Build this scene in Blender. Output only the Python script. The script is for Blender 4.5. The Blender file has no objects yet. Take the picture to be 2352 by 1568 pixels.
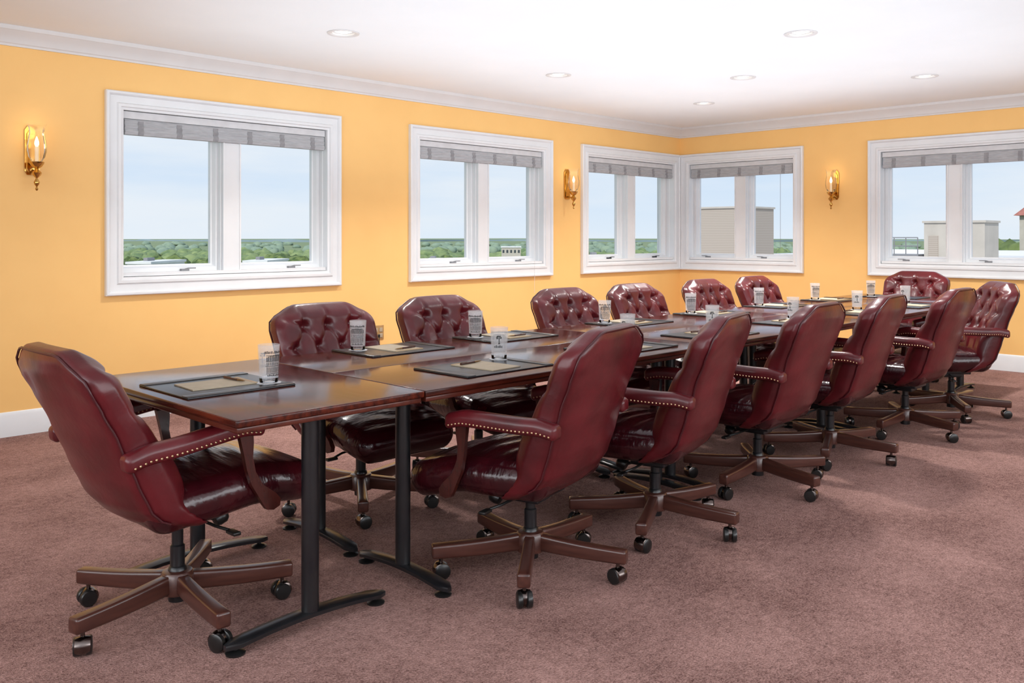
import bpy, bmesh, math, random
from mathutils import Vector, Matrix, noise
random.seed(7)
PI = math.pi
R = math.radians
C = bpy.context.scene.collection
H = 1.28; V0 = 6.28; U0 = 9.32; CEIL = 2.62; LO = -2.3
F = 2035.0
def at(px, py, z):
    x = (px-1176)/F*z
    return Vector((.7034*x+.7108*z, -.7108*x+.7034*z, H-(py-543)/F*z))

# ------------------------------------------------------------------ mesh helper
def sm(a, b, x):
    t = max(0, min(1, (x-a)/(b-a))); return t*t*(3-2*t)
def interp(tab, t):
    if t <= tab[0][0]: return tab[0][1]
    for (a, va), (b, vb) in zip(tab, tab[1:]):
        if t <= b:
            k = (t-a)/(b-a); k = k*k*(3-2*k)*.4+k*.6
            return va+(vb-va)*k
    return tab[-1][1]
def acoords(h, r, n, nr):
    i = h-r
    off = [r*math.tan(k*PI/4/nr) for k in range(1, nr+1)]
    return [-(i+o) for o in reversed(off)]+[-i+2*i*k/n for k in range(n+1)]+[i+o for o in off]

class MB:
    def __init__(s): s.v = []; s.f = []
    def add(s, vs, fs, M=None):
        b = len(s.v)
        for v in vs:
            v = Vector(v)
            s.v.append(M @ v if M else v)
        s.f += [tuple(i+b for i in f) for f in fs]
        return s
    def pbox(s, P, a0, a1, z0, z1, d0, d1):
        vs = [P(a, z, d) for d in (d0, d1) for z in (z0, z1) for a in (a0, a1)]
        return s.add(vs, [(0,1,3,2),(4,6,7,5),(0,4,5,1),(2,3,7,6),(0,2,6,4),(1,5,7,3)])
    def box(s, x0, x1, y0, y1, z0, z1, M=None):
        vs = [(x, y, z) for z in (z0, z1) for y in (y0, y1) for x in (x0, x1)]
        return s.add(vs, [(0,2,3,1),(4,5,7,6),(0,1,5,4),(2,6,7,3),(0,4,6,2),(1,3,7,5)], M)
    def rbox(s, hx, hy, hz, r, n=(1,1,1), nr=2, c=(0,0,0), f=None, M=None):
        h = (hx, hy, hz); cs = [acoords(h[i], r, n[i], nr) for i in range(3)]
        idx = {}; vs = []; fs = []
        def vert(p):
            k = (round(p[0], 6), round(p[1], 6), round(p[2], 6))
            if k in idx: return idx[k]
            q = Vector([max(-(h[i]-r), min(h[i]-r, p[i])) for i in range(3)])
            d = Vector(p)-q
            w = q+d.normalized()*r if d.length > 1e-9 else q
            if f: w = Vector(f(w.x, w.y, w.z))
            idx[k] = len(vs); vs.append(w+Vector(c)); return idx[k]
        for ax in range(3):
            b, d = (ax+1) % 3, (ax+2) % 3
            for sg in (-1, 1):
                def pt(i, j):
                    p = [0, 0, 0]; p[ax] = sg*h[ax]; p[b] = cs[b][i]; p[d] = cs[d][j]; return vert(p)
                for i in range(len(cs[b])-1):
                    for j in range(len(cs[d])-1):
                        q = (pt(i,j), pt(i+1,j), pt(i+1,j+1), pt(i,j+1))
                        fs.append(q if sg > 0 else q[::-1])
        return s.add(vs, fs, M)
    def loft(s, secs, M=None, caps=True, closed=False):
        n = len(secs[0]); vs = [p for sec in secs for p in sec]; fs = []
        m = len(secs)
        for k in range(m if closed else m-1):
            for i in range(n):
                a = k*n; b = ((k+1) % m)*n; j = (i+1) % n
                fs.append((a+i, a+j, b+j, b+i))
        if caps and not closed:
            fs.append(tuple(range(n-1, -1, -1))); fs.append(tuple(range((m-1)*n, m*n)))
        return s.add(vs, fs, M)
    def lathe(s, prof, seg=20, M=None, caps=True):
        secs = [[(r*math.cos(2*PI*i/seg), r*math.sin(2*PI*i/seg), z) for i in range(seg)] for r, z in prof]
        return s.loft(secs, M, caps)
    def tube(s, pts, r, seg=8, M=None, closed=False):
        pts = [Vector(p) for p in pts]; secs = []; up = None
        n = len(pts)
        for i, p in enumerate(pts):
            if closed: t = pts[(i+1) % n]-pts[i-1]
            else: t = pts[min(i+1, n-1)]-pts[max(i-1, 0)]
            t.normalize()
            if up is None:
                up = Vector((0,0,1)) if abs(t.z) < .9 else Vector((1,0,0))
            a = (up-t*up.dot(t)).normalized(); up = a; b = t.cross(a)
            rr = r[i] if isinstance(r, (list, tuple)) else r
            secs.append([p+a*rr*math.cos(2*PI*k/seg)+b*rr*math.sin(2*PI*k/seg) for k in range(seg)])
        return s.loft(secs, M, True, closed)
    def prism(s, poly, h0, h1, fn, M=None):
        return s.loft([[fn(a, b, h0) for a, b in poly], [fn(a, b, h1) for a, b in poly]], M)
    def frame(s, P, a0, a1, z0, z1, prof):
        secs = []
        for (ca, cz, sa, sz) in ((a0,z0,1,1),(a1,z0,-1,1),(a1,z1,-1,-1),(a0,z1,1,-1)):
            secs.append([P(ca+sa*i, cz+sz*i, d) for i, d in prof])
        return s.loft(secs, None, False, True)
    def build(s, name, mat, parent=None, smooth=40, recalc=True):
        me = bpy.data.meshes.new(name)
        me.from_pydata([tuple(v) for v in s.v], [], s.f); me.validate()
        if recalc:
            bm = bmesh.new(); bm.from_mesh(me)
            bmesh.ops.recalc_face_normals(bm, faces=bm.faces[:]); bm.to_mesh(me); bm.free()
        me.materials.append(mat)
        if smooth:
            me.polygons.foreach_set('use_smooth', [True]*len(me.polygons))
            me.set_sharp_from_angle(angle=R(smooth))
        o = bpy.data.objects.new(name, me); C.objects.link(o)
        if parent: o.parent = parent
        return o
def T(x=0, y=0, z=0, rx=0, ry=0, rz=0):
    return Matrix.Translation((x,y,z)) @ Matrix.Rotation(rz,4,'Z') @ Matrix.Rotation(ry,4,'Y') @ Matrix.Rotation(rx,4,'X')
def thing(name, label, cat, loc=(0,0,0), rz=0, group=None):
    o = bpy.data.objects.new(name, None); C.objects.link(o); o.empty_display_size = .05
    o.location = loc; o.rotation_euler = (0,0,rz); return tag(o, label, cat, group)
def tag(o, label, cat, group=None, kind=None):
    o['label'] = label; o['category'] = cat
    if group: o['group'] = group
    if kind: o['kind'] = kind
    return o
def struct(o): o['kind'] = 'structure'; return o
def dup(o, parent=None):
    c = o.copy(); C.objects.link(c); c.parent = parent
    for ch in list(o.children): dup(ch, c)
    return c

# ------------------------------------------------------------------ materials
def newmat(name):
    m = bpy.data.materials.new(name); m.use_nodes = True
    nt = m.node_tree; b = nt.nodes['Principled BSDF']; return m, nt, b
def pm(name, c1, c2=None, rough=.5, scale=8, stretch=None, metal=0, bump=0, bscale=None, bdist=.01, spec=.5, coat=0, detail=4, lo=.35, hi=.65, crough=.12):
    m, nt, b = newmat(name); N = nt.nodes; L = nt.links
    b.inputs['Roughness'].default_value = rough; b.inputs['Metallic'].default_value = metal
    b.inputs['Specular IOR Level'].default_value = spec; b.inputs['Coat Weight'].default_value = coat
    b.inputs['Coat Roughness'].default_value = crough
    c2 = c2 or tuple(x*.9 for x in c1)
    tc = N.new('ShaderNodeTexCoord'); mp = N.new('ShaderNodeMapping')
    if stretch: mp.inputs['Scale'].default_value = stretch
    L.new(tc.outputs['Object'], mp.inputs['Vector'])
    nz = N.new('ShaderNodeTexNoise'); nz.inputs['Scale'].default_value = scale; nz.inputs['Detail'].default_value = detail
    L.new(mp.outputs[0], nz.inputs['Vector'])
    rp = N.new('ShaderNodeValToRGB'); rp.color_ramp.elements[0].position = lo; rp.color_ramp.elements[1].position = hi
    rp.color_ramp.elements[0].color = (*c1, 1); rp.color_ramp.elements[1].color = (*c2, 1)
    L.new(nz.outputs['Fac'], rp.inputs['Fac']); L.new(rp.outputs['Color'], b.inputs['Base Color'])
    if bump:
        n2 = N.new('ShaderNodeTexNoise'); n2.inputs['Scale'].default_value = bscale or scale*4; n2.inputs['Detail'].default_value = 3
        L.new(mp.outputs[0], n2.inputs['Vector'])
        bp = N.new('ShaderNodeBump'); bp.inputs['Strength'].default_value = bump; bp.inputs['Distance'].default_value = bdist
        L.new(n2.outputs['Fac'], bp.inputs['Height']); L.new(bp.outputs[0], b.inputs['Normal'])
    return m
def emit(name, col, st):
    m, nt, b = newmat(name)
    b.inputs['Base Color'].default_value = (*col, 1); b.inputs['Emission Color'].default_value = (*col, 1)
    b.inputs['Emission Strength'].default_value = st; return m
def clear(name, tint, fac, rough=.02, haze=0):
    m, nt, b = newmat(name); N = nt.nodes; L = nt.links; N.remove(b)
    t = N.new('ShaderNodeBsdfTransparent'); t.inputs[0].default_value = (*tint, 1)
    g = N.new('ShaderNodeBsdfGlossy'); g.inputs['Roughness'].default_value = rough
    lw = N.new('ShaderNodeLayerWeight'); lw.inputs['Blend'].default_value = fac
    src = t.outputs[0]
    if haze:
        d = N.new('ShaderNodeBsdfTranslucent'); d.inputs[0].default_value = (1,.95,.86,1)
        mh = N.new('ShaderNodeMixShader'); mh.inputs[0].default_value = haze
        L.new(t.outputs[0], mh.inputs[1]); L.new(d.outputs[0], mh.inputs[2]); src = mh.outputs[0]
    mx = N.new('ShaderNodeMixShader'); L.new(lw.outputs['Fresnel'], mx.inputs[0])
    L.new(src, mx.inputs[1]); L.new(g.outputs[0], mx.inputs[2]); L.new(mx.outputs[0], N['Material Output'].inputs[0])
    return m
def frosted(name):
    m, nt, b = newmat(name); N = nt.nodes; L = nt.links
    b.inputs['Base Color'].default_value = (.76,.76,.77,1); b.inputs['Roughness'].default_value = .08
    tr = N.new('ShaderNodeBsdfTranslucent'); tr.inputs[0].default_value = (.80,.80,.82,1)
    tp = N.new('ShaderNodeBsdfTransparent')
    m1 = N.new('ShaderNodeMixShader'); m1.inputs[0].default_value = .4
    m2 = N.new('ShaderNodeMixShader')
    nz = N.new('ShaderNodeTexNoise'); nz.inputs['Scale'].default_value = 30
    mr = N.new('ShaderNodeMapRange'); mr.inputs['To Min'].default_value = .68; mr.inputs['To Max'].default_value = .84
    L.new(nz.outputs['Fac'], mr.inputs['Value']); L.new(mr.outputs[0], m2.inputs[0])
    L.new(b.outputs[0], m1.inputs[1]); L.new(tr.outputs[0], m1.inputs[2])
    L.new(m1.outputs[0], m2.inputs[1]); L.new(tp.outputs[0], m2.inputs[2]); L.new(m2.outputs[0], N['Material Output'].inputs[0])
    return m
M = {}
M['wall'] = pm('yellow_paint', (.91,.54,.185), (.93,.56,.195), .6, 3, bump=.04, bscale=180, bdist=.002)
M['white'] = pm('white_trim_paint', (.74,.75,.76), (.78,.79,.80), .35, 4)
M['crown'] = pm('crown_paint', (.66,.64,.63), (.69,.67,.66), .45, 4)
M['ceil'] = pm('ceiling_paint', (.86,.87,.88), (.88,.89,.90), .8, 2)
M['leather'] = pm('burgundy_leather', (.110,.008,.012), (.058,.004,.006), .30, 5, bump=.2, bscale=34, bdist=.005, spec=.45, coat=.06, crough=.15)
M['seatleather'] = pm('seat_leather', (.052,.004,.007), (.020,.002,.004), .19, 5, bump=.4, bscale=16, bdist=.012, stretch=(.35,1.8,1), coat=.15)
M['piping'] = pm('leather_welt', (.052,.004,.007), None, .35, 20)
M['wood'] = pm('mahogany', (.030,.005,.003), (.100,.016,.007), .15, 3, stretch=(1.2,16,16), coat=.06, spec=.36, bump=.03, bscale=30, bdist=.001, crough=.05)
M['edge'] = pm('mahogany_edge', (.06,.010,.005), (.095,.018,.009), .22, 3, stretch=(1,10,10), coat=.3)
M['armwood'] = pm('arm_wood', (.060,.011,.008), (.036,.007,.005), .25, 8, stretch=(4,4,1), coat=.3)
M['legwood'] = pm('base_wood', (.048,.015,.011), (.078,.026,.018), .28, 5, stretch=(1,10,10), coat=.25)
M['black'] = pm('black_metal', (.007,.007,.009), (.011,.011,.012), .3, 20)
M['plastic'] = pm('black_plastic', (.010,.010,.010), None, .3, 30)
M['hood'] = pm('bronze_caster', (.16,.13,.12), (.10,.08,.075), .22, 20, metal=1)
M['brass'] = pm('polished_brass', (.68,.41,.12), (.52,.30,.08), .16, 20, metal=1)
M['nail'] = pm('antique_brass', (.62,.45,.28), (.5,.35,.2), .28, 60, metal=1)
M['pad'] = pm('black_leather_pad', (.009,.009,.011), (.015,.014,.017), .3, 30, bump=.1, bscale=300, bdist=.001)
M['paper'] = pm('tan_paper', (.39,.32,.22), (.43,.355,.25), .6, 20)
M['pentip'] = pm('pen_gold', (.30,.20,.10), None, .3, 40, metal=1)
M['coaster'] = pm('white_paper', (.65,.65,.66), None, .8, 60)
M['ink'] = pm('black_ink', (.010,.010,.012), None, .5, 60)
M['glass'] = clear('window_glass', (.99,.995,1), .02)
M['clear'] = clear('clear_glass', (.93,.94,.95), .3)
M['amber'] = clear('hurricane_glass', (1,.95,.87), .16, .05, .14)
M['frost'] = frosted('frosted_glass')
M['shade'] = pm('shade_fabric', (.38,.385,.40), (.48,.485,.50), .8, 14, stretch=(1,1,12))
M['tape'] = pm('shade_tape', (.26,.26,.27), (.32,.32,.33), .8, 30)
M['head'] = pm('headrail_white', (.66,.66,.67), None, .5, 12)
M['bulb'] = emit('bulb_glow', (1,.80,.52), 3)
M['canbulb'] = emit('downlight_glow', (1,.93,.82), 3)
M['candle'] = emit('candle_tube', (.9,.78,.6), .1)
M['outlet'] = pm('tan_outlet', (.42,.25,.10), None, .4, 30)
M['grass'] = pm('woodland_ground', (.14,.19,.09), (.19,.24,.12), 1, .02)
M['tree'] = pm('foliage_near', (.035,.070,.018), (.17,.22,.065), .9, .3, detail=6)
M['tree2'] = pm('foliage_middle_hazed', (.10,.16,.07), (.22,.28,.115), .9, .1, detail=6)  # slight distance haze mixed into the leaf colour
M['tree3'] = pm('foliage_far_hazed', (.17,.24,.18), (.23,.30,.21), .95, .05, detail=6)  # paler leaf colour with stronger distance haze painted in
M['far'] = pm('far_woodland_hazed', (.22,.295,.33), (.25,.325,.36), 1, .01)  # blue atmospheric haze painted into the hill colour
M['trunk'] = pm('bark', (.08,.05,.03), None, .9, 2)
M['conc'] = pm('roof_membrane', (.50,.50,.50), (.62,.62,.62), .85, .6)
M['pale'] = pm('pale_stucco', (.42,.385,.34), (.48,.44,.39), .8, 2)
M['whiteroof'] = pm('white_roof', (.62,.63,.65), (.74,.75,.77), .8, .2)
M['redroof'] = pm('red_tile', (.36,.14,.11), (.28,.10,.08), .8, 3)
M['dwin'] = pm('dark_window', (.06,.07,.08), None, .2, 3)
M['steel'] = pm('grey_steel', (.22,.22,.23), None, .5, 5)
def louver_mat():
    m, nt, b = newmat('beige_louvers'); N = nt.nodes; L = nt.links
    tc = N.new('ShaderNodeTexCoord'); w = N.new('ShaderNodeTexWave'); w.bands_direction = 'Z'; w.inputs['Scale'].default_value = 5.5
    L.new(tc.outputs['Object'], w.inputs['Vector'])
    rp = N.new('ShaderNodeValToRGB'); rp.color_ramp.elements[0].color = (.29,.245,.205,1); rp.color_ramp.elements[1].color = (.40,.345,.295,1)
    rp.color_ramp.elements[1].position = .3
    L.new(w.outputs['Fac'], rp.inputs[0]); L.new(rp.outputs[0], b.inputs['Base Color']); b.inputs['Roughness'].default_value = .8
    return m
M['louver'] = louver_mat()
def carpet_mat():
    m, nt, b = newmat('mauve_carpet'); N = nt.nodes; L = nt.links
    tc = N.new('ShaderNodeTexCoord')
    def nz(s, d, rough=.5):
        n = N.new('ShaderNodeTexNoise'); n.inputs['Scale'].default_value = s; n.inputs['Detail'].default_value = d; n.inputs['Roughness'].default_value = rough
        L.new(tc.outputs['Object'], n.inputs['Vector']); return n
    def ma(a, k, c=None):
        x = N.new('ShaderNodeMath'); x.operation = 'MULTIPLY_ADD'; x.inputs[1].default_value = k; x.inputs[2].default_value = 0
        L.new(a, x.inputs[0])
        if c: L.new(c, x.inputs[2])
        return x.outputs[0]
    a = nz(1.9, 6, .62); c = nz(34, 3, .7); d = nz(130, 2, .85)
    f = ma(d.outputs['Fac'], .46, ma(c.outputs['Fac'], .25, ma(a.outputs['Fac'], .29)))
    rp = N.new('ShaderNodeValToRGB'); e = rp.color_ramp.elements
    e[0].position = .37; e[0].color = (.105,.050,.043,1); e[1].position = .63; e[1].color = (.51,.305,.268,1)
    L.new(f, rp.inputs[0]); L.new(rp.outputs[0], b.inputs['Base Color'])
    b.inputs['Roughness'].default_value = 1; b.inputs['Specular IOR Level'].default_value = .03
    bp = N.new('ShaderNodeBump'); bp.inputs['Strength'].default_value = 1; bp.inputs['Distance'].default_value = .008
    L.new(d.outputs['Fac'], bp.inputs['Height']); L.new(bp.outputs[0], b.inputs['Normal'])
    return m
M['carpet'] = carpet_mat()

# ------------------------------------------------------------------ room shell
PL = lambda a, z, d: (a, V0+d, z)
PR = lambda a, z, d: (U0+d, a, z)
PB = lambda a, z, d: (a, LO-d, z)
PN = lambda a, z, d: (LO-d, a, z)
CW = .125
WL = [(2.36,4.28,.87,2.29), (5.02,6.93,.87,2.29), (7.41,9.305,.87,2.29)]
WR = [(4.64,6.265,.87,2.29), (2.22,3.91,.87,2.29)]
def wall(name, P, a0, a1, ops, th=.25, mat='wall'):
    mb = MB(); cur = a0
    for (o0, o1, z0, z1) in sorted(ops):
        i0, i1, j0, j1 = o0+CW-.01, o1-CW+.01, z0+CW-.01, z1-CW+.01
        mb.pbox(P, cur, i0, 0, CEIL, 0, th); mb.pbox(P, i0, i1, 0, j0, 0, th); mb.pbox(P, i0, i1, j1, CEIL, 0, th); cur = i1
    mb.pbox(P, cur, a1, 0, CEIL, 0, th)
    return struct(mb.build(name, M[mat], smooth=0))
wall('wall_left', PL, LO, U0+.25, WL)
wall('wall_right', PR, LO, V0, WR)
wall('wall_back', PB, LO, U0, [], mat='ceil')
wall('wall_near', PN, LO, V0, [], mat='ceil')
struct(MB().box(LO-.2, U0+.2, LO-.2, V0+.2, -.1, 0).build('floor', M['carpet'], smooth=0))
CAN = [(3.37,4.9), (5.5,2.76), (5.5,4.9), (6.68,3.87), (7.7,2.76), (7.7,4.9)]
def ceiling():
    mb = MB(); q = .15; rad = .088
    xs = sorted({LO-.2, U0+.2} | {round(x+s*q, 4) for x, _ in CAN for s in (-1,1)})
    ys = sorted({LO-.2, V0+.2} | {round(y+s*q, 4) for _, y in CAN for s in (-1,1)})
    for x0, x1 in zip(xs, xs[1:]):
        for y0, y1 in zip(ys, ys[1:]):
            cx, cy = (x0+x1)/2, (y0+y1)/2
            if any(abs(cx-a) < .02 and abs(cy-b) < .02 for a, b in CAN):
                n = 32; vs = []
                for i in range(n):
                    t = 2*PI*i/n; k = q/max(abs(math.cos(t)), abs(math.sin(t)))
                    vs += [(cx+rad*math.cos(t), cy+rad*math.sin(t), CEIL), (cx+k*math.cos(t), cy+k*math.sin(t), CEIL)]
                mb.add(vs, [(2*i, 2*((i+1) % n), 2*((i+1) % n)+1, 2*i+1) for i in range(n)])
            else:
                mb.add([(x0,y0,CEIL),(x0,y1,CEIL),(x1,y1,CEIL),(x1,y0,CEIL)], [(0,1,2,3)])
    mb.box(LO-.2, U0+.25, LO-.2, V0+.25, CEIL+.14, CEIL+.3)
    struct(mb.build('ceiling', M['ceil'], smooth=0, recalc=False))
ceiling()
CP = [(0,2.50),(.012,2.50),(.014,2.513),(.022,2.52),(.028,2.538),(.045,2.562),(.068,2.582),(.074,2.590),(.082,2.594),(.088,2.608),(.088,2.6198),(0,2.6198)]
def run_trim(name, P, a0, a1, prof, mat):
    secs = [[P(a0+d, z, -d) for d, z in prof], [P(a1-d, z, -d) for d, z in prof]]
    return struct(MB().loft(secs).build(name, M[mat], smooth=30))
for k, (P, a1) in enumerate(((PL,U0), (PR,V0), (PB,U0), (PN,V0))):
    run_trim('trim_%d' % (k+1), P, LO, a1, CP, 'crown')
BP = [(0,.0005),(.016,.0005),(.016,.125),(.012,.135),(.010,.150),(.004,.158),(0,.158)]
for nm, P, a1 in (('left',PL,U0), ('right',PR,V0), ('back',PB,U0), ('near',PN,V0)):
    run_trim('baseboard_'+nm, P, LO, a1, BP, 'white')

CAS = [(0,-.0005),(0,-.034),(.006,-.040),(.018,-.040),(.026,-.032),(.030,-.018),(.078,-.015),(.086,-.026),(.104,-.027),(.110,-.016),(CW,-.012),(CW,-.0005)]
def window(n, P, a0, a1, z0, z1, wall_out):
    w = bpy.data.objects.new('window_%d' % n, None); C.objects.link(w); w['kind'] = 'structure'
    MB().frame(P, a0, a1, z0, z1, CAS).build('casing', M['white'], w, 30)
    o0, o1, q0, q1 = a0+CW, a1-CW, z0+CW, z1-CW
    MB().frame(P, o0-.009, o1+.009, q0-.009, q1+.009, [(0,-.008),(0,.24),(.014,.24),(.014,.06),(.010,.055),(.010,-.008)]).build('jamb', M['white'], w, 30)
    mid = (o0+o1)/2; mw = .07
    mb = MB().pbox(P, mid-mw, mid+mw, q0+.006, q1-.006, .03, .22)
    for s in (-1, 1):
        mb.pbox(P, mid+s*mw-.012, mid+s*mw+.012, q0+.0065, q1-.0065, .055, .2)
        mb.pbox(P, mid+s*(mw-.003)-.006, mid+s*(mw-.003)+.006, q0+.0065, q1-.0065, .022, .054)
    mb.build('mullion', M['white'], w, 30)
    MB().pbox(P, o0+.006, o1-.006, q0+.005, q0+.03, .004, .22).build('sill', M['white'], w, 30)
    SP = [(0,.10),(0,.175),(.05,.175),(.05,.140),(.040,.135),(.034,.115),(.028,.10)]
    for s0, s1 in ((o0+.006, mid-mw), (mid+mw, o1-.006)):
        s = MB().frame(P, s0, s1, q0+.03, q1-.006, SP).build('sash', M['white'], w, 30)
        MB().pbox(P, s0+.045, s1-.045, q0+.075, q1-.05, .150, .154).build('pane', M['glass'], s, 0)
        c = (s0+s1)/2+.1
        mb = MB().pbox(P, c-.03, c+.03, q0+.03, q0+.045, .07, .098)
        mb.tube([P(c, q0+.043, .08), P(c+.02, q0+.050, .07), P(c+.08, q0+.050, .07)], .004, 6)
        mb.build('crank_handle', M['steel'] if n != 3 else M['black'], w, 40)
    return w
SHL = ['of the large window nearest the leftmost brass sconce', 'of the middle window on the long wall', 'of the corner window on the long wall',
       'of the corner window facing the rooftop box', 'of the far right window']
def shade(n, P, a0, a1, z1):
    t = thing('window_shade', 'rolled grey roman shade '+SHL[n-1], 'shade', P((a0+a1)/2, z1-CW-.16, .04), 0, 'raised roman shades')
    off = Vector(t.location)
    Q = lambda a, z, d: Vector(P(a, z, d))-off
    o0, o1, q1 = a0+CW+.01, a1-CW-.01, z1-CW-.006
    MB().pbox(Q, o0, o1, q1-.05, q1, .012, .05).build('headrail', M['head'], t, 30)
    prof = [(.02,q1-.052),(.010,q1-.066),(.016,q1-.086),(.006,q1-.102),(.014,q1-.120),(.002,q1-.140),(.012,q1-.163),(.030,q1-.166),(.045,q1-.14),(.045,q1-.052)]
    MB().loft([[Q(o0+.008, z, d) for d, z in prof], [Q(o1-.008, z, d) for d, z in prof]]).build('folded_fabric', M['shade'], t, 25)
    m = 6 if n not in (4, 5) else 5
    for k in range(m):
        c = o0+.12+(o1-o0-.24)*k/(m-1)
        pr = [(d-.003, z) for d, z in prof[1:7]]+[(d+.0015, z) for d, z in reversed(prof[1:7])]
        MB().loft([[Q(c-.020, z, d) for d, z in pr], [Q(c+.020, z, d) for d, z in pr]]).build('tape', M['tape'], t, 25)
    if n == 4:
        MB().tube([Q(a0+.30, q1-.16, .03), Q(a0+.30, q1-1.02, .03)], .0018, 6).build('pull_cord', M['steel'], t, 40)
    if n == 2:
        MB().tube([Q(a1-.30, q1-.16, -.045), Q(a1-.30, .70, -.045)], .0015, 6).build('pull_cord', M['head'], t, 40)
k = 0
for P, L in ((PL, WL), (PR, WR)):
    for w in L:
        k += 1; window(k, P, *w, None); shade(k, P, w[0], w[1], w[3])

# ------------------------------------------------------------------ ceiling downlights
LAB = ['recessed ceiling downlight nearest the first large window', 'recessed ceiling downlight over the middle of the table, upper right of the photo',
       'recessed ceiling downlight in front of the second window', 'recessed ceiling downlight between the table and the corner, centre of the far group',
       'recessed ceiling downlight rightmost of the far group', 'recessed ceiling downlight closest to the corner windows']
for (x, y), lb in zip(CAN, LAB):
    t = thing('ceiling_downlight', lb, 'ceiling light', (x, y, CEIL), 0, 'recessed downlights')
    MB().lathe([(.106,-.001),(.105,-.005),(.094,-.007),(.080,-.004),(.075,.004),(.072,.03),(.070,.03),(.074,.0),(.086,.001)], 32, None, False).build('trim_ring', M['crown'], t, 50)
    MB().lathe([(.0725,.012),(.068,.05),(.066,.12)], 32, None, True).build('reflector', M['white'], t, 40)
    MB().lathe([(.005,.004),(.04,.006),(.058,.012),(.062,.03),(.05,.06),(.01,.08)], 24).build('bulb', M['canbulb'], t, 60)
    ld = bpy.data.lights.new('downlight_lamp', 'SPOT'); ld.energy = 195; ld.color = (1,.97,.92); ld.spot_size = R(130); ld.spot_blend = .85; ld.shadow_soft_size = .09
    lo = bpy.data.objects.new('downlight_lamp', ld); C.objects.link(lo); lo.parent = t; lo.location = (0,0,-.02)

# ------------------------------------------------------------------ sconces
def make_sconce():
    t = thing('wall_sconce', '', 'sconce')
    oc = [(-.03,-.12),(.03,-.12),(.045,-.095),(.045,.17),(.025,.20),(-.025,.20),(-.045,.17),(-.045,-.095)]
    mb = MB().prism(oc, .002, .012, lambda a, b, h: (a, h, b)).prism([(a*.72, b*.86) for a, b in oc], .012, .02, lambda a, b, h: (a, h, b))
    mb.build('backplate', M['brass'], t, 30)
    MB().tube([(0,.018,-.09),(0,.05,-.105),(0,.085,-.10),(0,.10,-.08)], .008, 8).build('arm', M['brass'], t)
    m = T(0,.10,0)
    MB().lathe([(.004,-.225),(.010,-.215),(.004,-.20),(.014,-.185),(.018,-.17),(.010,-.155),(.006,-.145),(.024,-.125),(.030,-.11),(.016,-.095),(.010,-.085),(.030,-.07),(.042,-.05),(.044,-.04),(.030,-.038),(.012,-.038)], 20, m).build('cup_finial', M['brass'], t, 50)
    MB().lathe([(.030,-.036),(.048,-.01),(.057,.03),(.057,.07),(.049,.12),(.044,.15),(.048,.18),(.058,.205)], 14, m, False).build('hurricane_shade', M['amber'], t, 20)
    MB().lathe([(.012,-.037),(.012,.055),(.009,.058)], 14, m).build('candle', M['candle'], t, 40)
    MB().lathe([(.008,.058),(.014,.075),(.013,.09),(.006,.112),(.001,.125)], 14, m).build('bulb', M['bulb'], t, 60)
    ld = bpy.data.lights.new('sconce_lamp', 'POINT'); ld.energy = .3; ld.color = (1,.74,.46); ld.shadow_soft_size = .05
    lo = bpy.data.objects.new('sconce_lamp', ld); C.objects.link(lo); lo.parent = t; lo.location = (0,.10,.16)
    return t
sc = make_sconce()
for i, (x, y, rz, lb) in enumerate(((1.90,V0,PI,'lit brass candle sconce at the far left, beside the largest window'),
        (7.18,V0,PI,'lit brass candle sconce left of the corner windows on the long wall'), (U0,4.28,PI/2,'lit brass candle sconce right of the corner windows on the far wall'))):
    s = sc if i == 0 else dup(sc)
    s.location = (x, y, 1.80); s.rotation_euler = (0,0,rz); s['label'] = lb; s['group'] = 'brass wall sconces'

# outlet
t = thing('wall_outlet', 'tan wall outlet with a black plug, low on the yellow wall', 'outlet', (4.68, V0, .38))
MB().rbox(.058,.004,.062,.003,c=(0,-.0045,.062)).build('cover_plate', M['outlet'], t, 40)
for sx, sz in ((.025,.085),(.025,.035),(-.025,.085)):
    MB().rbox(.016,.003,.018,.002,c=(sx,-.0105,sz)).build('socket', M['paper'], t, 40)
p = MB().rbox(.014,.02,.014,.005,c=(-.025,-.03,.035)).build('plug', M['plastic'], t)
MB().tube([(-.025,-.05,.033),(-.03,-.06,-.02),(-.05,-.05,-.15),(-.08,-.05,-.30),(-.2,-.06,-.372)], .004, 8).build('cord', M['plastic'], p)

# ------------------------------------------------------------------ chair
ZB, ZH = .312, .643
YO = [(0,-.085),(.03,-.135),(.07,-.180),(.12,-.212),(.2,-.242),(.35,-.272),(.55,-.308),(.75,-.345),(.9,-.372),(1,-.388)]
TH = [(0,.06),(.1,.11),(.3,.125),(.5,.110),(.75,.098),(.9,.10),(1,.08)]
WD = [(0,.93),(.15,.965),(.4,.98),(.7,1.0),(.88,1.015),(1,.975)]
BT = [(x, .645) for x in (-.135,0,.135)]+[(x, .745) for x in (-.0675,.0675,-.2025,.2025)]+[(x, .845) for x in (-.135,0,.135)]
EDG = []
for i, a in enumerate(BT):
    for b in BT[i+1:]:
        if abs(abs(a[0]-b[0])-.0675) < .01 and abs(abs(a[1]-b[1])-.1) < .02: EDG.append((a, b))
for x in (-.135,0,.135): EDG += [((x,.845),(x*1.1,.96)), ((x,.645),(x,.50))]
for s in (-1,1): EDG += [((s*.2025,.745),(s*.30,.745)), ((s*.135,.845),(s*.27,.90)), ((s*.135,.645),(s*.28,.60))]
def segd(px, pz, a, b):
    ax, az = a; dx, dz = b[0]-ax, b[1]-az
    k = max(0, min(1, ((px-ax)*dx+(pz-az)*dz)/(dx*dx+dz*dz)))
    return math.hypot(px-ax-k*dx, pz-az-k*dz)
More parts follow.
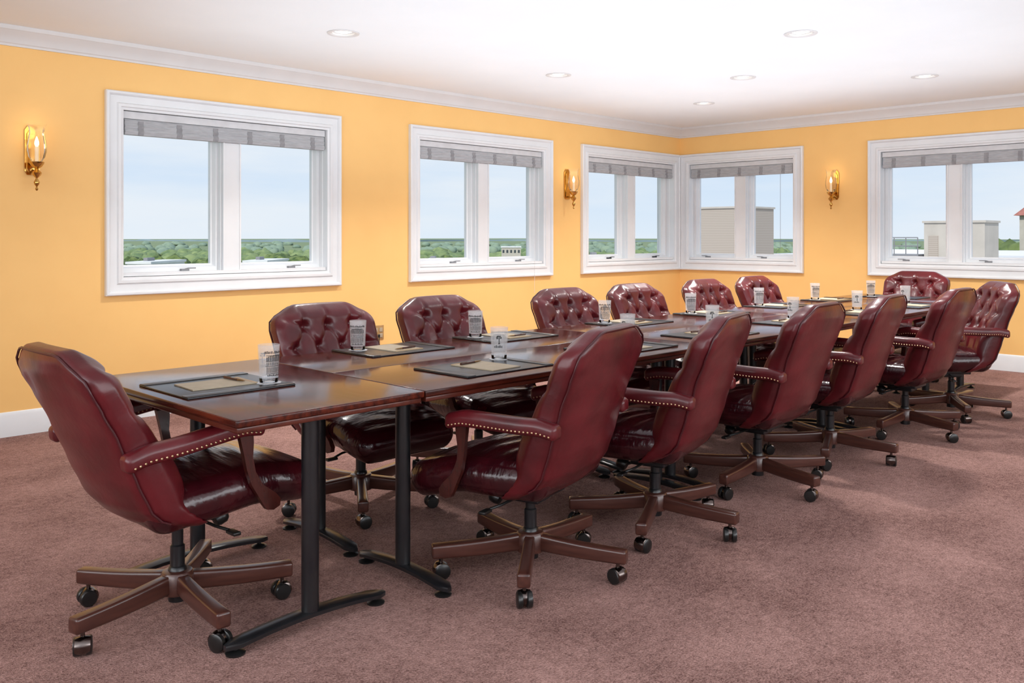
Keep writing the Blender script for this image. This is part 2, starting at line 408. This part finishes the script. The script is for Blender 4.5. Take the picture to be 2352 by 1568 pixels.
def tuft(x, z):
    d = 0
    for bx, bz in BT: d = max(d, math.exp(-(math.hypot(x-bx, z-bz)/.024)**2))
    e = 0
    for a, b in EDG: e = max(e, math.exp(-(segd(x, z, a, b)/.011)**2))
    return -.030*d-.011*e+.010
HXB, HYB, HZB = .287, .06, .31
def backf(x, y, z):
    t = (z+HZB)/(2*HZB)
    ax = abs(x)/HXB
    camel = (.046*sm(.48,.95,ax)+.006*ax*ax)*sm(.55,1,t)
    zz = ZB+t*ZH-camel
    th = interp(TH, t); yo = interp(YO, t)
    k = (y+HYB)/(2*HYB)
    yy = yo+k*th
    yy += .040*ax*ax*(1-.3*t)
    if y > 0:
        w = sm(1.0,.86,ax)*sm(.12,.25,t)*sm(1.0,.93,t)*(y/HYB)
        yy += tuft(x, zz)*w + .022*math.exp(-((t-.38)/.18)**2)*w
    else:
        yy -= .010*(1-ax*ax)*sm(0,.2,t)*sm(1,.85,t)
    return (x*interp(WD, t), yy, zz + .03*ax**3*sm(.2,0,t))
SHZ = .067
def seatf(x, y, z):
    z2 = z
    ax = x/.28; ay = y/.30
    if z > 0: z2 += (.022*(1-ax*ax)*(1-.6*ay*ay))*(z/SHZ)
    if z > 0 and abs(ax) < .85:
        z2 += .0035*math.sin(y*70+3*math.sin(x*9))*sm(.85,.4,abs(ax))*sm(.9,.3,abs(ay))
    z2 -= .052*sm(.03,.31,y)
    if z < 0: x *= 1-.07*(-z/SHZ); y *= 1-.05*(-z/SHZ)
    x *= 1.0-.06*sm(-.05,-.28,y)+.015*sm(-.1,.2,y)
    x *= 1-.09*sm(.14,.31,y)
    return (x, y, z2)
def make_chair():
    t = thing('swivel_armchair', '', 'chair')
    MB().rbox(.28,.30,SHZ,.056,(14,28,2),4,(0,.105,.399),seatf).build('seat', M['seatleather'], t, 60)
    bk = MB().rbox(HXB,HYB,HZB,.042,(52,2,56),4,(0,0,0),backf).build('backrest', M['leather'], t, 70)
    pts = []
    e = HXB-.014; y0 = -HYB+.006
    zs = [-HZB+.05+(2*HZB-.08)*i/24 for i in range(25)]
    for z in zs: pts.append(backf(-e-.006, y0, z))
    for i in range(1, 20): pts.append(backf(-e+2*e*i/20, y0-.0, HZB-.008))
    for z in reversed(zs): pts.append(backf(e+.006, y0, z))
    MB().tube(pts, .0042, 6).build('welt', M['piping'], bk, 60)
    bmb = MB().lathe([(.001,.006),(.006,.005),(.010,.002),(.011,-.003),(.008,-.006)], 12, T(rx=-PI/2))
    b0 = None
    for bx, bz in BT:
        tt = (bz-ZB)/ZH; p = backf(bx/interp(WD, tt), HYB, tt*2*HZB-HZB)
        if b0 is None: b0 = bmb.build('button', M['leather'], bk, 60); b = b0
        else: b = b0.copy(); C.objects.link(b)
        b.location = (p[0], p[1]+.001, p[2])
        b.rotation_euler = (R(13), 0, 0)
    AC = -.055; AH = .220
    for s in (-1, 1):
        def af(x, y, z):
            zz = z+.006*sm(-.1,.15,y)-.014*sm(.14,.22,y)-.012*sm(-.14,-.22,y)
            if z > 0: zz += .008*(1-(x/.035)**2)
            return (x+s*(.012*sm(-.25,.2,y)-.014*sm(-.05,-.22,y)), y, zz)
        cx = Vector((s*.303,AC,.620))
        a = MB().rbox(.033,AH,.025,.018,(4,20,2),3,cx,af).build('armrest', M['leather'], t, 60)
        nb = MB()
        for k in range(27):
            y = -.197+.0152*k
            for sx in (-1, 1):
                q = Vector(af(sx*.0323, y, -.011))+cx
                nb.lathe([(.0002,.003),(.003,.0022),(.0043,0)], 7, Matrix.Translation(q) @ Matrix.Rotation(sx*PI/2,4,'Y'), False)
        for k in range(3):
            q = Vector(af((k-1)*.016, AH-.0005, -.009))+cx
            nb.lathe([(.0002,.003),(.003,.0022),(.0043,0)], 7, Matrix.Translation(q) @ Matrix.Rotation(-PI/2,4,'X'), False)
        nb.build('nailhead_trim', M['nail'], a, 60, False)
        pr = [(.090,.598),(.138,.598),(.136,.565),(.128,.518),(.132,.470),(.153,.420),(.196,.378),(.212,.354),(.206,.332),(.182,.325),(.158,.333),(.148,.352),(.134,.384),(.113,.43),(.102,.485),(.097,.54)]
        MB().prism(pr, s*.288, s*.309, lambda a_, b_, h: (h, a_, b_)).build('arm_support', M['armwood'], t, 30)
    MB().rbox(.10,.12,.016,.006,c=(0,.02,.315)).rbox(.05,.08,.018,.008,c=(0,.02,.288)).build('tilt_mechanism', M['black'], t)
    MB().lathe([(.008,0),(.022,.004),(.027,.018),(.027,.04),(.02,.05),(.004,.052)], 16, T(0,.13,.25,rx=R(-70))).tube([(0,.06,.285),(0,.135,.257)], .007, 8).build('tension_knob', M['plastic'], t, 50)
    for s, y in ((-1,.03), (1,.05)):
        MB().tube([(s*.05,y,.287),(s*.15,y+.01,.282),(s*.20,y+.03,.276)], .0055, 8).rbox(.028,.014,.006,.004,c=(s*.222,y+.034,.272)).build('lever', M['plastic'], t)
    MB().lathe([(.014,.045),(.03,.05),(.032,.15),(.028,.165),(.024,.168),(.024,.235),(.019,.24),(.019,.322)], 20).build('gas_column', M['black'], t, 40)
    MB().lathe([(.033,.074),(.054,.078),(.056,.138),(.048,.150),(.033,.153)], 20).build('hub', M['legwood'], t, 40)
    l0 = None
    for k in range(5):
        if l0 is None:
            def lf(x, y, z):
                q = (x+.171)/.342
                return (x+.04+.171, y*(1.0+.10*q), .114-.012*q+z*(1.48-.30*q)-.004*math.sin(q*PI))
            l = l0 = MB().rbox(.171,.0215,.021,.008,(8,1,1),2,(0,0,0),lf).build('leg', M['legwood'], t, 40)
            h = MB().lathe([(.007,.05),(.007,.080)], 10).lathe([(.012,-.027),(.024,-.022),(.0275,-.006),(.0275,.006),(.024,.022),(.012,.027)], 18, T(-.004,0,.034,rx=PI/2)).build('caster_hood', M['hood'], l, 40)
            w = MB()
            for s in (-1,1): w.lathe([(.006,0),(.024,.001),(.029,.004),(.029,.016),(.025,.021),(.006,.022)], 20, T(.004,s*.006+(-.022 if s < 0 else 0),.0292,rx=0) @ Matrix.Rotation(-PI/2,4,'X'))
            w.build('caster_wheel', M['plastic'], l, 40)
            for c in (h, l.children[1]): c.location = (.347,0,0)
        else: l = dup(l0, t)
        l.rotation_euler = (0,0,k*2*PI/5)
    return t
chair0 = make_chair()
used = [False]
UPPER = ('seat', 'backrest', 'armrest', 'arm_support')
LIFT = ('tilt_mechanism', 'tension_knob', 'lever')
def place_chair(x, y, rz, phase, label, tilt=0, lift=0):
    c = dup(chair0) if used[0] else chair0
    used[0] = True
    c.location = (x, y, 0); c.rotation_euler = (0,0,R(rz)); c['label'] = label; c['group'] = 'burgundy leather chairs around the table'
    k = 0; pv = Vector((0,.02,.33)); rot = Matrix.Rotation(R(tilt),3,'X'); lo = pv-rot @ pv+Vector((0,0,lift))
    for l in c.children:
        nm = l.name.split('.')[0]
        if nm in UPPER:
            l.location = lo; l.rotation_euler = (R(tilt),0,0)
        if nm in LIFT: l.location = (0,0,lift)
        if nm == 'leg':
            l.rotation_euler = (0,0,R(phase-rz+72*k)); k += 1
            a = random.uniform(0, 2*PI)
            for w in l.children: w.rotation_euler = (0,0,a)
ORD = ['nearest', 'second nearest', 'third', 'fourth', 'fifth', 'farthest']
RS = [(2.47,2.345,14,4), (3.235,2.31,15,63), (4.15,2.32,4,40), (4.985,2.32,6,57), (5.96,2.26,1,34), (6.79,2.25,38,70)]
LS = [(2.50,3.49,180,20), (3.27,3.49,180,50), (4.34,3.49,180,10), (5.10,3.49,180,33), (6.02,3.49,180,20), (6.80,3.49,180,15)]
place_chair(1.338,2.92,-89,50,'burgundy leather swivel armchair at the near end of the table, leftmost in the photo',6.5,.036)
RL = ['nearest chair on the open carpet side, large and seen from behind', 'second chair from the near end on the open carpet side', 'third chair from the near end on the open carpet side',
      'fourth chair from the near end on the open carpet side', 'fifth chair from the near end on the open carpet side', 'rightmost chair on the open carpet side, turned to show its tufted back']
LL = ['nearest chair on the window side', 'second chair from the near end on the window side', 'third chair from the near end on the window side',
      'fourth chair from the near end on the window side', 'fifth chair from the near end on the window side', 'farthest chair on the window side, below the corner windows']
for s, l in zip(RS, RL): place_chair(*s, 'burgundy leather armchair, '+l)
for s, l in zip(LS, LL): place_chair(*s, 'button-tufted burgundy armchair, '+l, 1.5)
place_chair(8.28,3.15,90,30,'button-tufted burgundy armchair at the far end of the table, facing the camera')

# ------------------------------------------------------------------ tables
def make_table(L, W, lxs, fl, name):
    t = thing(name, '', 'table')
    hx, hy = L/2, W/2
    MB().rbox(hx,hy,.011,.005,(1,1,1),2,(0,0,.739)).build('tabletop', M['wood'], t, 40)
    MB().rbox(hx-.008,hy-.008,.009,.004,(1,1,1),2,(0,0,.7185)).build('edge_moulding', M['edge'], t, 40)
    for lx in lxs:
        MB().lathe([(.0285,.045),(.0285,.709)], 24, T(lx,0,0)).box(lx-.025,lx+.025,-fl*.42,fl*.42,.700,.7095).build('leg', M['black'], t, 40)
        secs = []; n = 16
        for i in range(n+1):
            y = -fl/2+fl*i/n; e = abs(y)/(fl/2)
            d = (fl/2-abs(y)); w = .031*math.sqrt(max(0.0, 1-(1-min(1, (d+.0015)/.031))**2))
            zc = .050-.022*e*e
            secs.append([(lx-w,y,zc-.007),(lx+w,y,zc-.007),(lx+w,y,zc+.004),(lx+w*.8,y,zc+.008),(lx-w*.8,y,zc+.008),(lx-w,y,zc+.004)])
        f = MB().loft(secs).build('foot', M['black'], t, 35)
        for q in (-1, 1):
            MB().lathe([(.030,.0005),(.031,.006),(.02,.011),(.008,.014),(.008,.026)], 18, T(lx,q*(fl/2-.035),0)).build('glide', M['plastic'], f, 40)
    return t
VC = 2.915
e1 = make_table(1.13,.70,(-.40,.40),.60,'conference_table'); e1.location = (1.600,VC,0); e1.rotation_euler = (0,0,PI/2)
e1['label'] = 'mahogany end table closest to the camera, in front of the leftmost chair'
e2 = dup(e1); e2.location = (7.80,VC,0); e2['label'] = 'mahogany end table at the far end, in front of the chair facing the camera'
nm = ['nearest', 'middle', 'farthest']
for j, (y, sd) in enumerate(((VC-.283,'open carpet'), (VC+.283,'window'))):
    for i in range(3):
        r = make_table(1.826,.564,(-.79,.83) if i == 0 else (-.880,.83),.53,'conference_table')
        r.location = (1.952+.915+1.83*i, y, 0); r['label'] = 'long mahogany table, %s of three on the %s side' % (nm[i], sd)
for o in [o for o in C.objects if o.name.startswith('conference_table')]: o['group'] = 'mahogany conference tables'

# ------------------------------------------------------------------ place settings
TZ = .7502
def make_pad(hx, hy):
    t = thing('desk_pad', '', 'desk pad')
    MB().rbox(hx,hy,.0028,.002,(1,1,1),2,(0,0,.003)).build('base', M['pad'], t, 40)
    for s in (-1,1): MB().rbox(.022,hy-.002,.0012,.001,(1,1,1),1,(s*(hx-.024),0,.0069)).build('side_strip', M['pad'], t, 40)
    return t
pad0 = make_pad(.24,.16); padN = make_pad(.19,.20)
def make_note():
    t = thing('notepad', '', 'notepad')
    MB().box(-.080,.080,-.118,.118,.0002,.004).build('sheets', M['paper'], t, 0)
    MB().box(-.0805,.0805,.106,.1185,.0040,.0048).build('binding', M['outlet'], t, 0)
    return t
note0 = make_note()
def make_pen():
    t = thing('pen', '', 'pen')
    mx = T(0,0,.0047,ry=PI/2)
    MB().lathe([(.0042,-.065),(.0045,.02)], 10, mx).build('barrel', M['armwood'], t, 40)
    MB().lathe([(.0045,.021),(.003,.052),(.0007,.066)], 10, mx).build('tip', M['pentip'], t, 40)
    MB().box(-.063,-.025,-.0012,.0012,.0092,.0104).box(-.066,-.061,-.0012,.0012,.006,.0104).build('clip', M['pentip'], t, 0)
    return t
pen0 = make_pen()
def make_coaster():
    n = 48
    ring = lambda z: [((.043+.0016*math.cos(16*2*PI*i/n))*math.cos(2*PI*i/n), (.043+.0016*math.cos(16*2*PI*i/n))*math.sin(2*PI*i/n), z) for i in range(n)]
    o = MB().loft([ring(.0002), ring(.0016)]).build('paper_coaster', M['coaster'], None, 30)
    return tag(o, '', 'coaster')
coast0 = make_coaster()
GR = lambda z: .0325+.0065*(z/.135)
def make_glass():
    t = thing('tumbler', '', 'drinking glass')
    prof = [(GR(.018),.018)]+[(GR(z),z) for z in (.03,.06,.09,.12,.135)]+[(GR(.135)-.0012,.1358),(GR(.13)-.0024,.133)]+[(GR(z)-.0026,z) for z in (.10,.06,.03,.02)]
    MB().lathe(prof, 36, None, False).build('frosted_body', M['frost'], t, 60)
    MB().lathe([(.028,.0002),(.0320,.002),(GR(.017),.0175),(.001,.0178)], 36).build('clear_base', M['clear'], t, 40)
    mb = MB()
    def patch(a0, a1, z0, z1):
        n = max(1, int((a1-a0)/8)); vs = []
        for i in range(n+1):
            a = R(a0+(a1-a0)*i/n)
            for z in (z0, z1):
                r = GR(z)+.0004; vs.append((r*math.cos(a), r*math.sin(a), z))
        mb.add(vs, [(2*i, 2*i+2, 2*i+3, 2*i+1) for i in range(n)])
    rn = random.Random(3)
    a = -62
    while a < 60:
        w = rn.uniform(2.5,6); patch(a, a+w, .106, .106+rn.uniform(.005,.010)); a += w+rn.uniform(1.5,3)
    patch(-52,50,.098,.1)
    for k in range(-50, 50, 9):
        hgt = .012+.010*math.cos(R(k*1.6))
        patch(k, k+5.5, .080, .080+hgt); patch(k+1, k+4.5, .064, .075); patch(k, k+2.2, .038, .058); patch(k+4, k+5.6, .038, .058)
    for z in (.0775,.0605,.034): patch(-54,52,z,z+.0018)
    for k in range(-46, 44, 11): patch(k, k+7, .026, .030+.002*(k % 2))
    c = 180
    patch(c-2.5,c+2.5,.070,.100); patch(c-14,c+12,.098,.102); patch(c-18,c-8,.088,.098); patch(c+6,c+16,.090,.096); patch(c-6,c+6,.066,.070)
    a = c-34
    for w in (6,4,7,3,6,5,7,4,6): patch(a, a+w-1.6, .050, .058+.003*(w % 2)); a += w+1.2
    mb.build('printed_design', M['ink'], t, 60, False)
    return t
glass0 = make_glass()
first = {}
def inst(o, loc, rz, label, group):
    c = dup(o) if first.get(o.name) else o
    first[o.name] = True
    c.location = loc; c.rotation_euler = (0,0,rz); c['label'] = label; c['group'] = group
def setting(px, py, rz, glass, where, p0, face, pen=True):
    a = R(rz); fx = lambda l, f: (px+l*math.cos(a)-f*math.sin(a), py+l*math.sin(a)+f*math.cos(a))
    inst(p0, (px,py,TZ), a, 'black leather desk pad '+where, 'desk pads')
    nx, ny = fx(.0,-.005); inst(note0, (nx,ny,TZ+.0059), a+R(random.uniform(-3,3)), 'tan notepad on the desk pad '+where, 'notepads')
    if pen:
        nx, ny = fx(-.01,.07); inst(pen0, (nx,ny,TZ+.0103), a+R(random.uniform(-6,10)), 'slim pen lying on the notepad '+where, 'pens')
    gx, gy = fx(*glass)
    inst(coast0, (gx,gy,TZ+.0059), random.uniform(0,1), 'white coaster under the glass '+where, 'coasters')
    cam = math.atan2(-gy, -gx)
    inst(glass0, (gx,gy,TZ+.0077), cam+R(face), 'frosted printed tumbler '+where, 'tumblers')
setting(1.50,2.955,-90,(.10,.145),'at the leftmost near-end seat',padN,38)
for i, (s, px) in enumerate(zip(RS, (2.47,3.37,4.15,5.1,6.06,6.95))):
    setting(px, 2.60, 0, (.185,.105), 'at the %s seat on the open carpet side' % ORD[i], pad0, 180 if i % 2 == 0 else 150)
for i, (s, px) in enumerate(zip(LS, (2.56,3.30,4.37,5.30,6.22,7.14))):
    setting(px, 3.310, 180, (.155,-.07), 'at the %s seat on the window side' % ORD[i], pad0, -10+6*i)
setting(7.84,3.06,90,(.17,.10),'at the far-end seat facing the camera',pad0,0)

# ------------------------------------------------------------------ outside
o = MB().add([(-9000,-9000,-25),(9000,-9000,-25),(9000,9000,-25),(-9000,9000,-25)], [(0,1,2,3)]).build('ground', M['grass'], None, 0, False); struct(o)
ico = bmesh.new(); bmesh.ops.create_icosphere(ico, subdivisions=2, radius=1); ico.verts.ensure_lookup_table()
IV = [v.co.copy() for v in ico.verts]; IF = [tuple(v.index for v in f.verts) for f in ico.faces]; ico.free()
def blob(mb, c, rx, rz, seed):
    vs = []
    for v in IV:
        n = noise.noise(v*1.9+Vector((seed,seed*.7,0)))
        k = 1+.38*n
        vs.append((c[0]+v.x*rx*k, c[1]+v.y*rx*k, c[2]+v.z*rz*k))
    mb.add(vs, IF)
rn = random.Random(11)
can = MB(); mi = []
for i in range(1700):
    z = 1/rn.uniform(1/2900, 1/480); px = rn.uniform(150, 2480); p = at(px, 543, z)
    rr = rn.uniform(4,8.5)*(1+z/2500)
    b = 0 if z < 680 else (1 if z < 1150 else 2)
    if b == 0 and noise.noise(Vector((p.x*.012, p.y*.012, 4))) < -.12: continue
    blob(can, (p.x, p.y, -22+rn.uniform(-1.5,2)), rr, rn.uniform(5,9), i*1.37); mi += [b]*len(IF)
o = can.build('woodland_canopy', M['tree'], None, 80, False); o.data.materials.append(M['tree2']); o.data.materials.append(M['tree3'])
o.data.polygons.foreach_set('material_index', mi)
tag(o, 'wide tree canopy stretching to the hazy horizon outside the windows', 'trees', None, 'stuff')
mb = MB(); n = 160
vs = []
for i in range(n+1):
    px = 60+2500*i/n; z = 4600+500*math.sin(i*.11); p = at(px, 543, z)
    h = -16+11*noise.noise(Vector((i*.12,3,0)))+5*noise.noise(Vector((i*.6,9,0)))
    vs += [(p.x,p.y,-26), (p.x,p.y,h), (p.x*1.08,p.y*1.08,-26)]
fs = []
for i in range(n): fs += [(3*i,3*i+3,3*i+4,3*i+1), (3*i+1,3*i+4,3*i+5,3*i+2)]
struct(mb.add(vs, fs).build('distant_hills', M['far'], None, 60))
tm = []
for q in range(3):
    t = thing('tree', '', 'tree')
    mb = MB()
    for j in range(6):
        blob(mb, (rn.uniform(-2.2,2.2), rn.uniform(-2.2,2.2), 8.5+rn.uniform(-1.5,2.6)), rn.uniform(2,3.2), rn.uniform(1.8,2.8), q*50+j*3.1)
    mb.build('crown', M['tree'], t, 80, False)
    MB().lathe([(.5,0),(.35,4),(.25,8)], 10).build('trunk', M['trunk'], t)
    tm.append(t)
spots = [(335,380),(375,330),(405,430),(650,360),(690,410),(1000,340),(1035,300),(1065,420),(1130,300),(1370,300),(1392,330),(1455,420),(2285,160),(2305,190),(2330,118),(2275,240)]
for i, (px, z) in enumerate(spots):
    t = tm[i] if i < 3 else dup(tm[i % 3])
    p = at(px, 543, z); t.location = (p.x, p.y, -25 if z > 250 else -13); t.rotation_euler = (0,0,i*1.3)
    sc_ = (1.15 if z > 250 else .95)*rn.uniform(.9,1.15); t.scale = (sc_*1.15,)*2+(sc_,)
    t['label'] = 'green leafy tree standing out from the woodland outside the windows'; t['group'] = 'trees outside the windows'
def bldg(px0, px1, ytop, z, label, depth=14, win=False):
    a = at(px0, ytop, z); b = at(px1, ytop, z); w = (b-a).length; ang = math.atan2(b.y-a.y, b.x-a.x)
    t = thing('low_building', label, 'building', ((a.x+b.x)/2, (a.y+b.y)/2, -25), ang, 'low buildings outside the windows')
    h = a.z+25
    MB().box(-w/2, w/2, 0, depth, 0, h-.5).build('body', M['pale'] if win else M['whiteroof'], t, 0)
    MB().box(-w/2-.3, w/2+.3, -.3, depth+.3, h-.5, h).build('roof', M['whiteroof'], t, 0)
    if win:
        for k in range(5):
            x = -w/2+w*(k+.5)/5
            MB().box(x-w*.05, x+w*.05, -.06, .02, h-3, h-1.6).build('window', M['dwin'], t, 0)
    else:
        MB().box(-w*.3, -w*.12, depth*.3, depth*.5, h, h+.7).build('rooftop_unit', M['steel'], t, 0)
bldg(292,345,601,190,'white flat roof building low in the left pane of the first window',20)
bldg(560,612,598,210,'white flat roof building low in the right pane of the first window',20)
bldg(970,1032,597,200,'white flat roof building low in the left pane of the second window',20)
bldg(1152,1196,566,420,'pale building with windows among trees in the second window',14,True)
bldg(1352,1420,590,160,'white flat roof building low in the corner window',20)
struct(MB().box(U0+.3, 48, -6, 24, .05, .35).build('roof_terrace', M['conc'], None, 0))
struct(MB().box(47.5, 48, -6, 24, .35, .6).build('roof_parapet', M['whiteroof'], None, 0))
def bx_thing(name, label, cat, x0, x1, y0, y1, z1, mat):
    t = thing(name, label, cat, (x0, y0, .35))
    MB().box(0, x1-x0, 0, y1-y0, 0, z1-.35).build('body', M[mat], t, 0)
    MB().box(-.04, x1-x0+.04, -.04, y1-y0+.04, z1-.35, z1-.29).build('coping', M['pale'], t, 0)
    return t
bx_thing('rooftop_penthouse', 'beige louvred rooftop box seen through the corner window', 'rooftop unit', 26, 27.9, 14.99, 16.75, 2.22, 'louver')
t = bx_thing('rooftop_hut', 'pale rooftop hut with louvred door seen through the far right window', 'rooftop unit', 26, 27.2, 7.76, 9.34, 1.66, 'pale')
MB().box(-.03,.0,1.2,1.45,.15,.95).build('louvre_door', M['louver'], t, 0)
t = thing('rooftop_platform', 'low grey rooftop platform with railing left of the pale hut', 'platform', (26, 9.5, .35))
MB().box(0,.9,0,1.0,0,.42).build('deck', M['steel'], t, 0)
mb = MB()
for y in (.02,.35,.68,.98): mb.tube([(.02,y,.42),(.02,y,.9)], .015, 6)
for z in (.66,.9): mb.tube([(.02,.02,z),(.02,.98,z)], .015, 6)
mb.build('railing', M['steel'], t)
p = at(2382, 600, 60)
t = thing('tower', 'pale tower with red tiled roof at the right edge of the far right window', 'building', (p.x, p.y, -20))
MB().box(-1,3,-1.2,.8,0,22.7).build('body', M['pale'], t, 0)
MB().loft([[(-1.3,-1.5,22.7),(3.3,-1.5,22.7),(3.3,1.1,22.7),(-1.3,1.1,22.7)], [(.9,-.3,24.2),(1.1,-.3,24.2),(1.1,-.1,24.2),(.9,-.1,24.2)]]).build('roof', M['redroof'], t, 0)

# ------------------------------------------------------------------ light
w = bpy.data.worlds.new('sky'); bpy.context.scene.world = w; w.use_nodes = True
N = w.node_tree.nodes; L = w.node_tree.links; bg = N['Background']
tc = N.new('ShaderNodeTexCoord'); sp = N.new('ShaderNodeSeparateXYZ'); L.new(tc.outputs['Generated'], sp.inputs[0])
rp = N.new('ShaderNodeValToRGB'); e = rp.color_ramp.elements
e[0].position = 0; e[0].color = (.69,.78,.87,1); e[1].position = .5; e[1].color = (.40,.56,.82,1)
e2_ = e.new(.06); e2_.color = (.60,.72,.86,1); e3_ = e.new(.2); e3_.color = (.50,.64,.85,1)
L.new(sp.outputs['Z'], rp.inputs[0])
mp = N.new('ShaderNodeMapping'); mp.inputs['Scale'].default_value = (1.5,1.5,9); L.new(tc.outputs['Generated'], mp.inputs[0])
nz = N.new('ShaderNodeTexNoise'); nz.inputs['Scale'].default_value = 2.2; nz.inputs['Detail'].default_value = 6; L.new(mp.outputs[0], nz.inputs[0])
r2 = N.new('ShaderNodeValToRGB'); r2.color_ramp.elements[0].position = .38; r2.color_ramp.elements[1].position = .66
r2.color_ramp.elements[1].color = (.9,.9,.9,1); L.new(nz.outputs['Fac'], r2.inputs[0])
mx = N.new('ShaderNodeMix'); mx.data_type = 'RGBA'; L.new(r2.outputs[0], mx.inputs['Factor']); L.new(rp.outputs[0], mx.inputs['A'])
mx.inputs['B'].default_value = (.76,.81,.86,1); L.new(mx.outputs['Result'], bg.inputs[0]); bg.inputs[1].default_value = 1.1
def lamp(name, kind, loc, rot, energy, col=(1,1,1), size=None):
    ld = bpy.data.lights.new(name, kind); ld.energy = energy; ld.color = col
    if size: ld.shape = 'RECTANGLE'; ld.size, ld.size_y = size
    o = bpy.data.objects.new(name, ld); C.objects.link(o); o.location = loc; o.rotation_euler = rot; return o
s = lamp('sun', 'SUN', (0,0,20), (R(48),0,R(-45-20)), 3.6, (1,.96,.9)); s.data.angle = R(2)
COOL = (.91,.96,1)
lamp('near_side_fill', 'AREA', (LO+.05, 2.0, 1.55), (R(90),0,R(-90)), 105, COOL, (5,1.6))  # added fill lamp by the near wall, standing in for window light
lamp('back_side_fill', 'AREA', (4.0, LO+.05, 1.55), (R(90),0,0), 155, COOL, (7,1.6))  # added fill lamp by the back wall, standing in for window light
lamp('near_uplight_fill', 'AREA', (-.9,-.9,1.0), (R(180),0,0), 68, (.79,.905,1), (2.4,2.4))  # added up-facing fill lamp out of view, brightens the near ceiling
lamp('ceiling_uplight_fill', 'AREA', (5.2,3.4,1.6), (R(180),0,0), 86, (.77,.895,1), (6.0,4.5))  # added up-facing fill lamp above the table, no fixture, brightens the ceiling

# ------------------------------------------------------------------ camera
cd = bpy.data.cameras.new('camera'); cam = bpy.data.objects.new('camera', cd); C.objects.link(cam)
cam.location = (0,0,H); cam.rotation_euler = (R(90),0,math.atan2(.7034,.7108)-PI/2)
ZOOM, PX, PY = 1.0, 1176, 784
cd.sensor_width = 36; cd.lens = F/2352*36*ZOOM; cd.shift_x = ZOOM*(PX-1176)/2352; cd.shift_y = -ZOOM*(PY-543)/2352; cd.clip_end = 30000; cd.clip_start = .05
bpy.context.scene.camera = cam
bpy.context.scene.view_settings.view_transform = 'Standard'
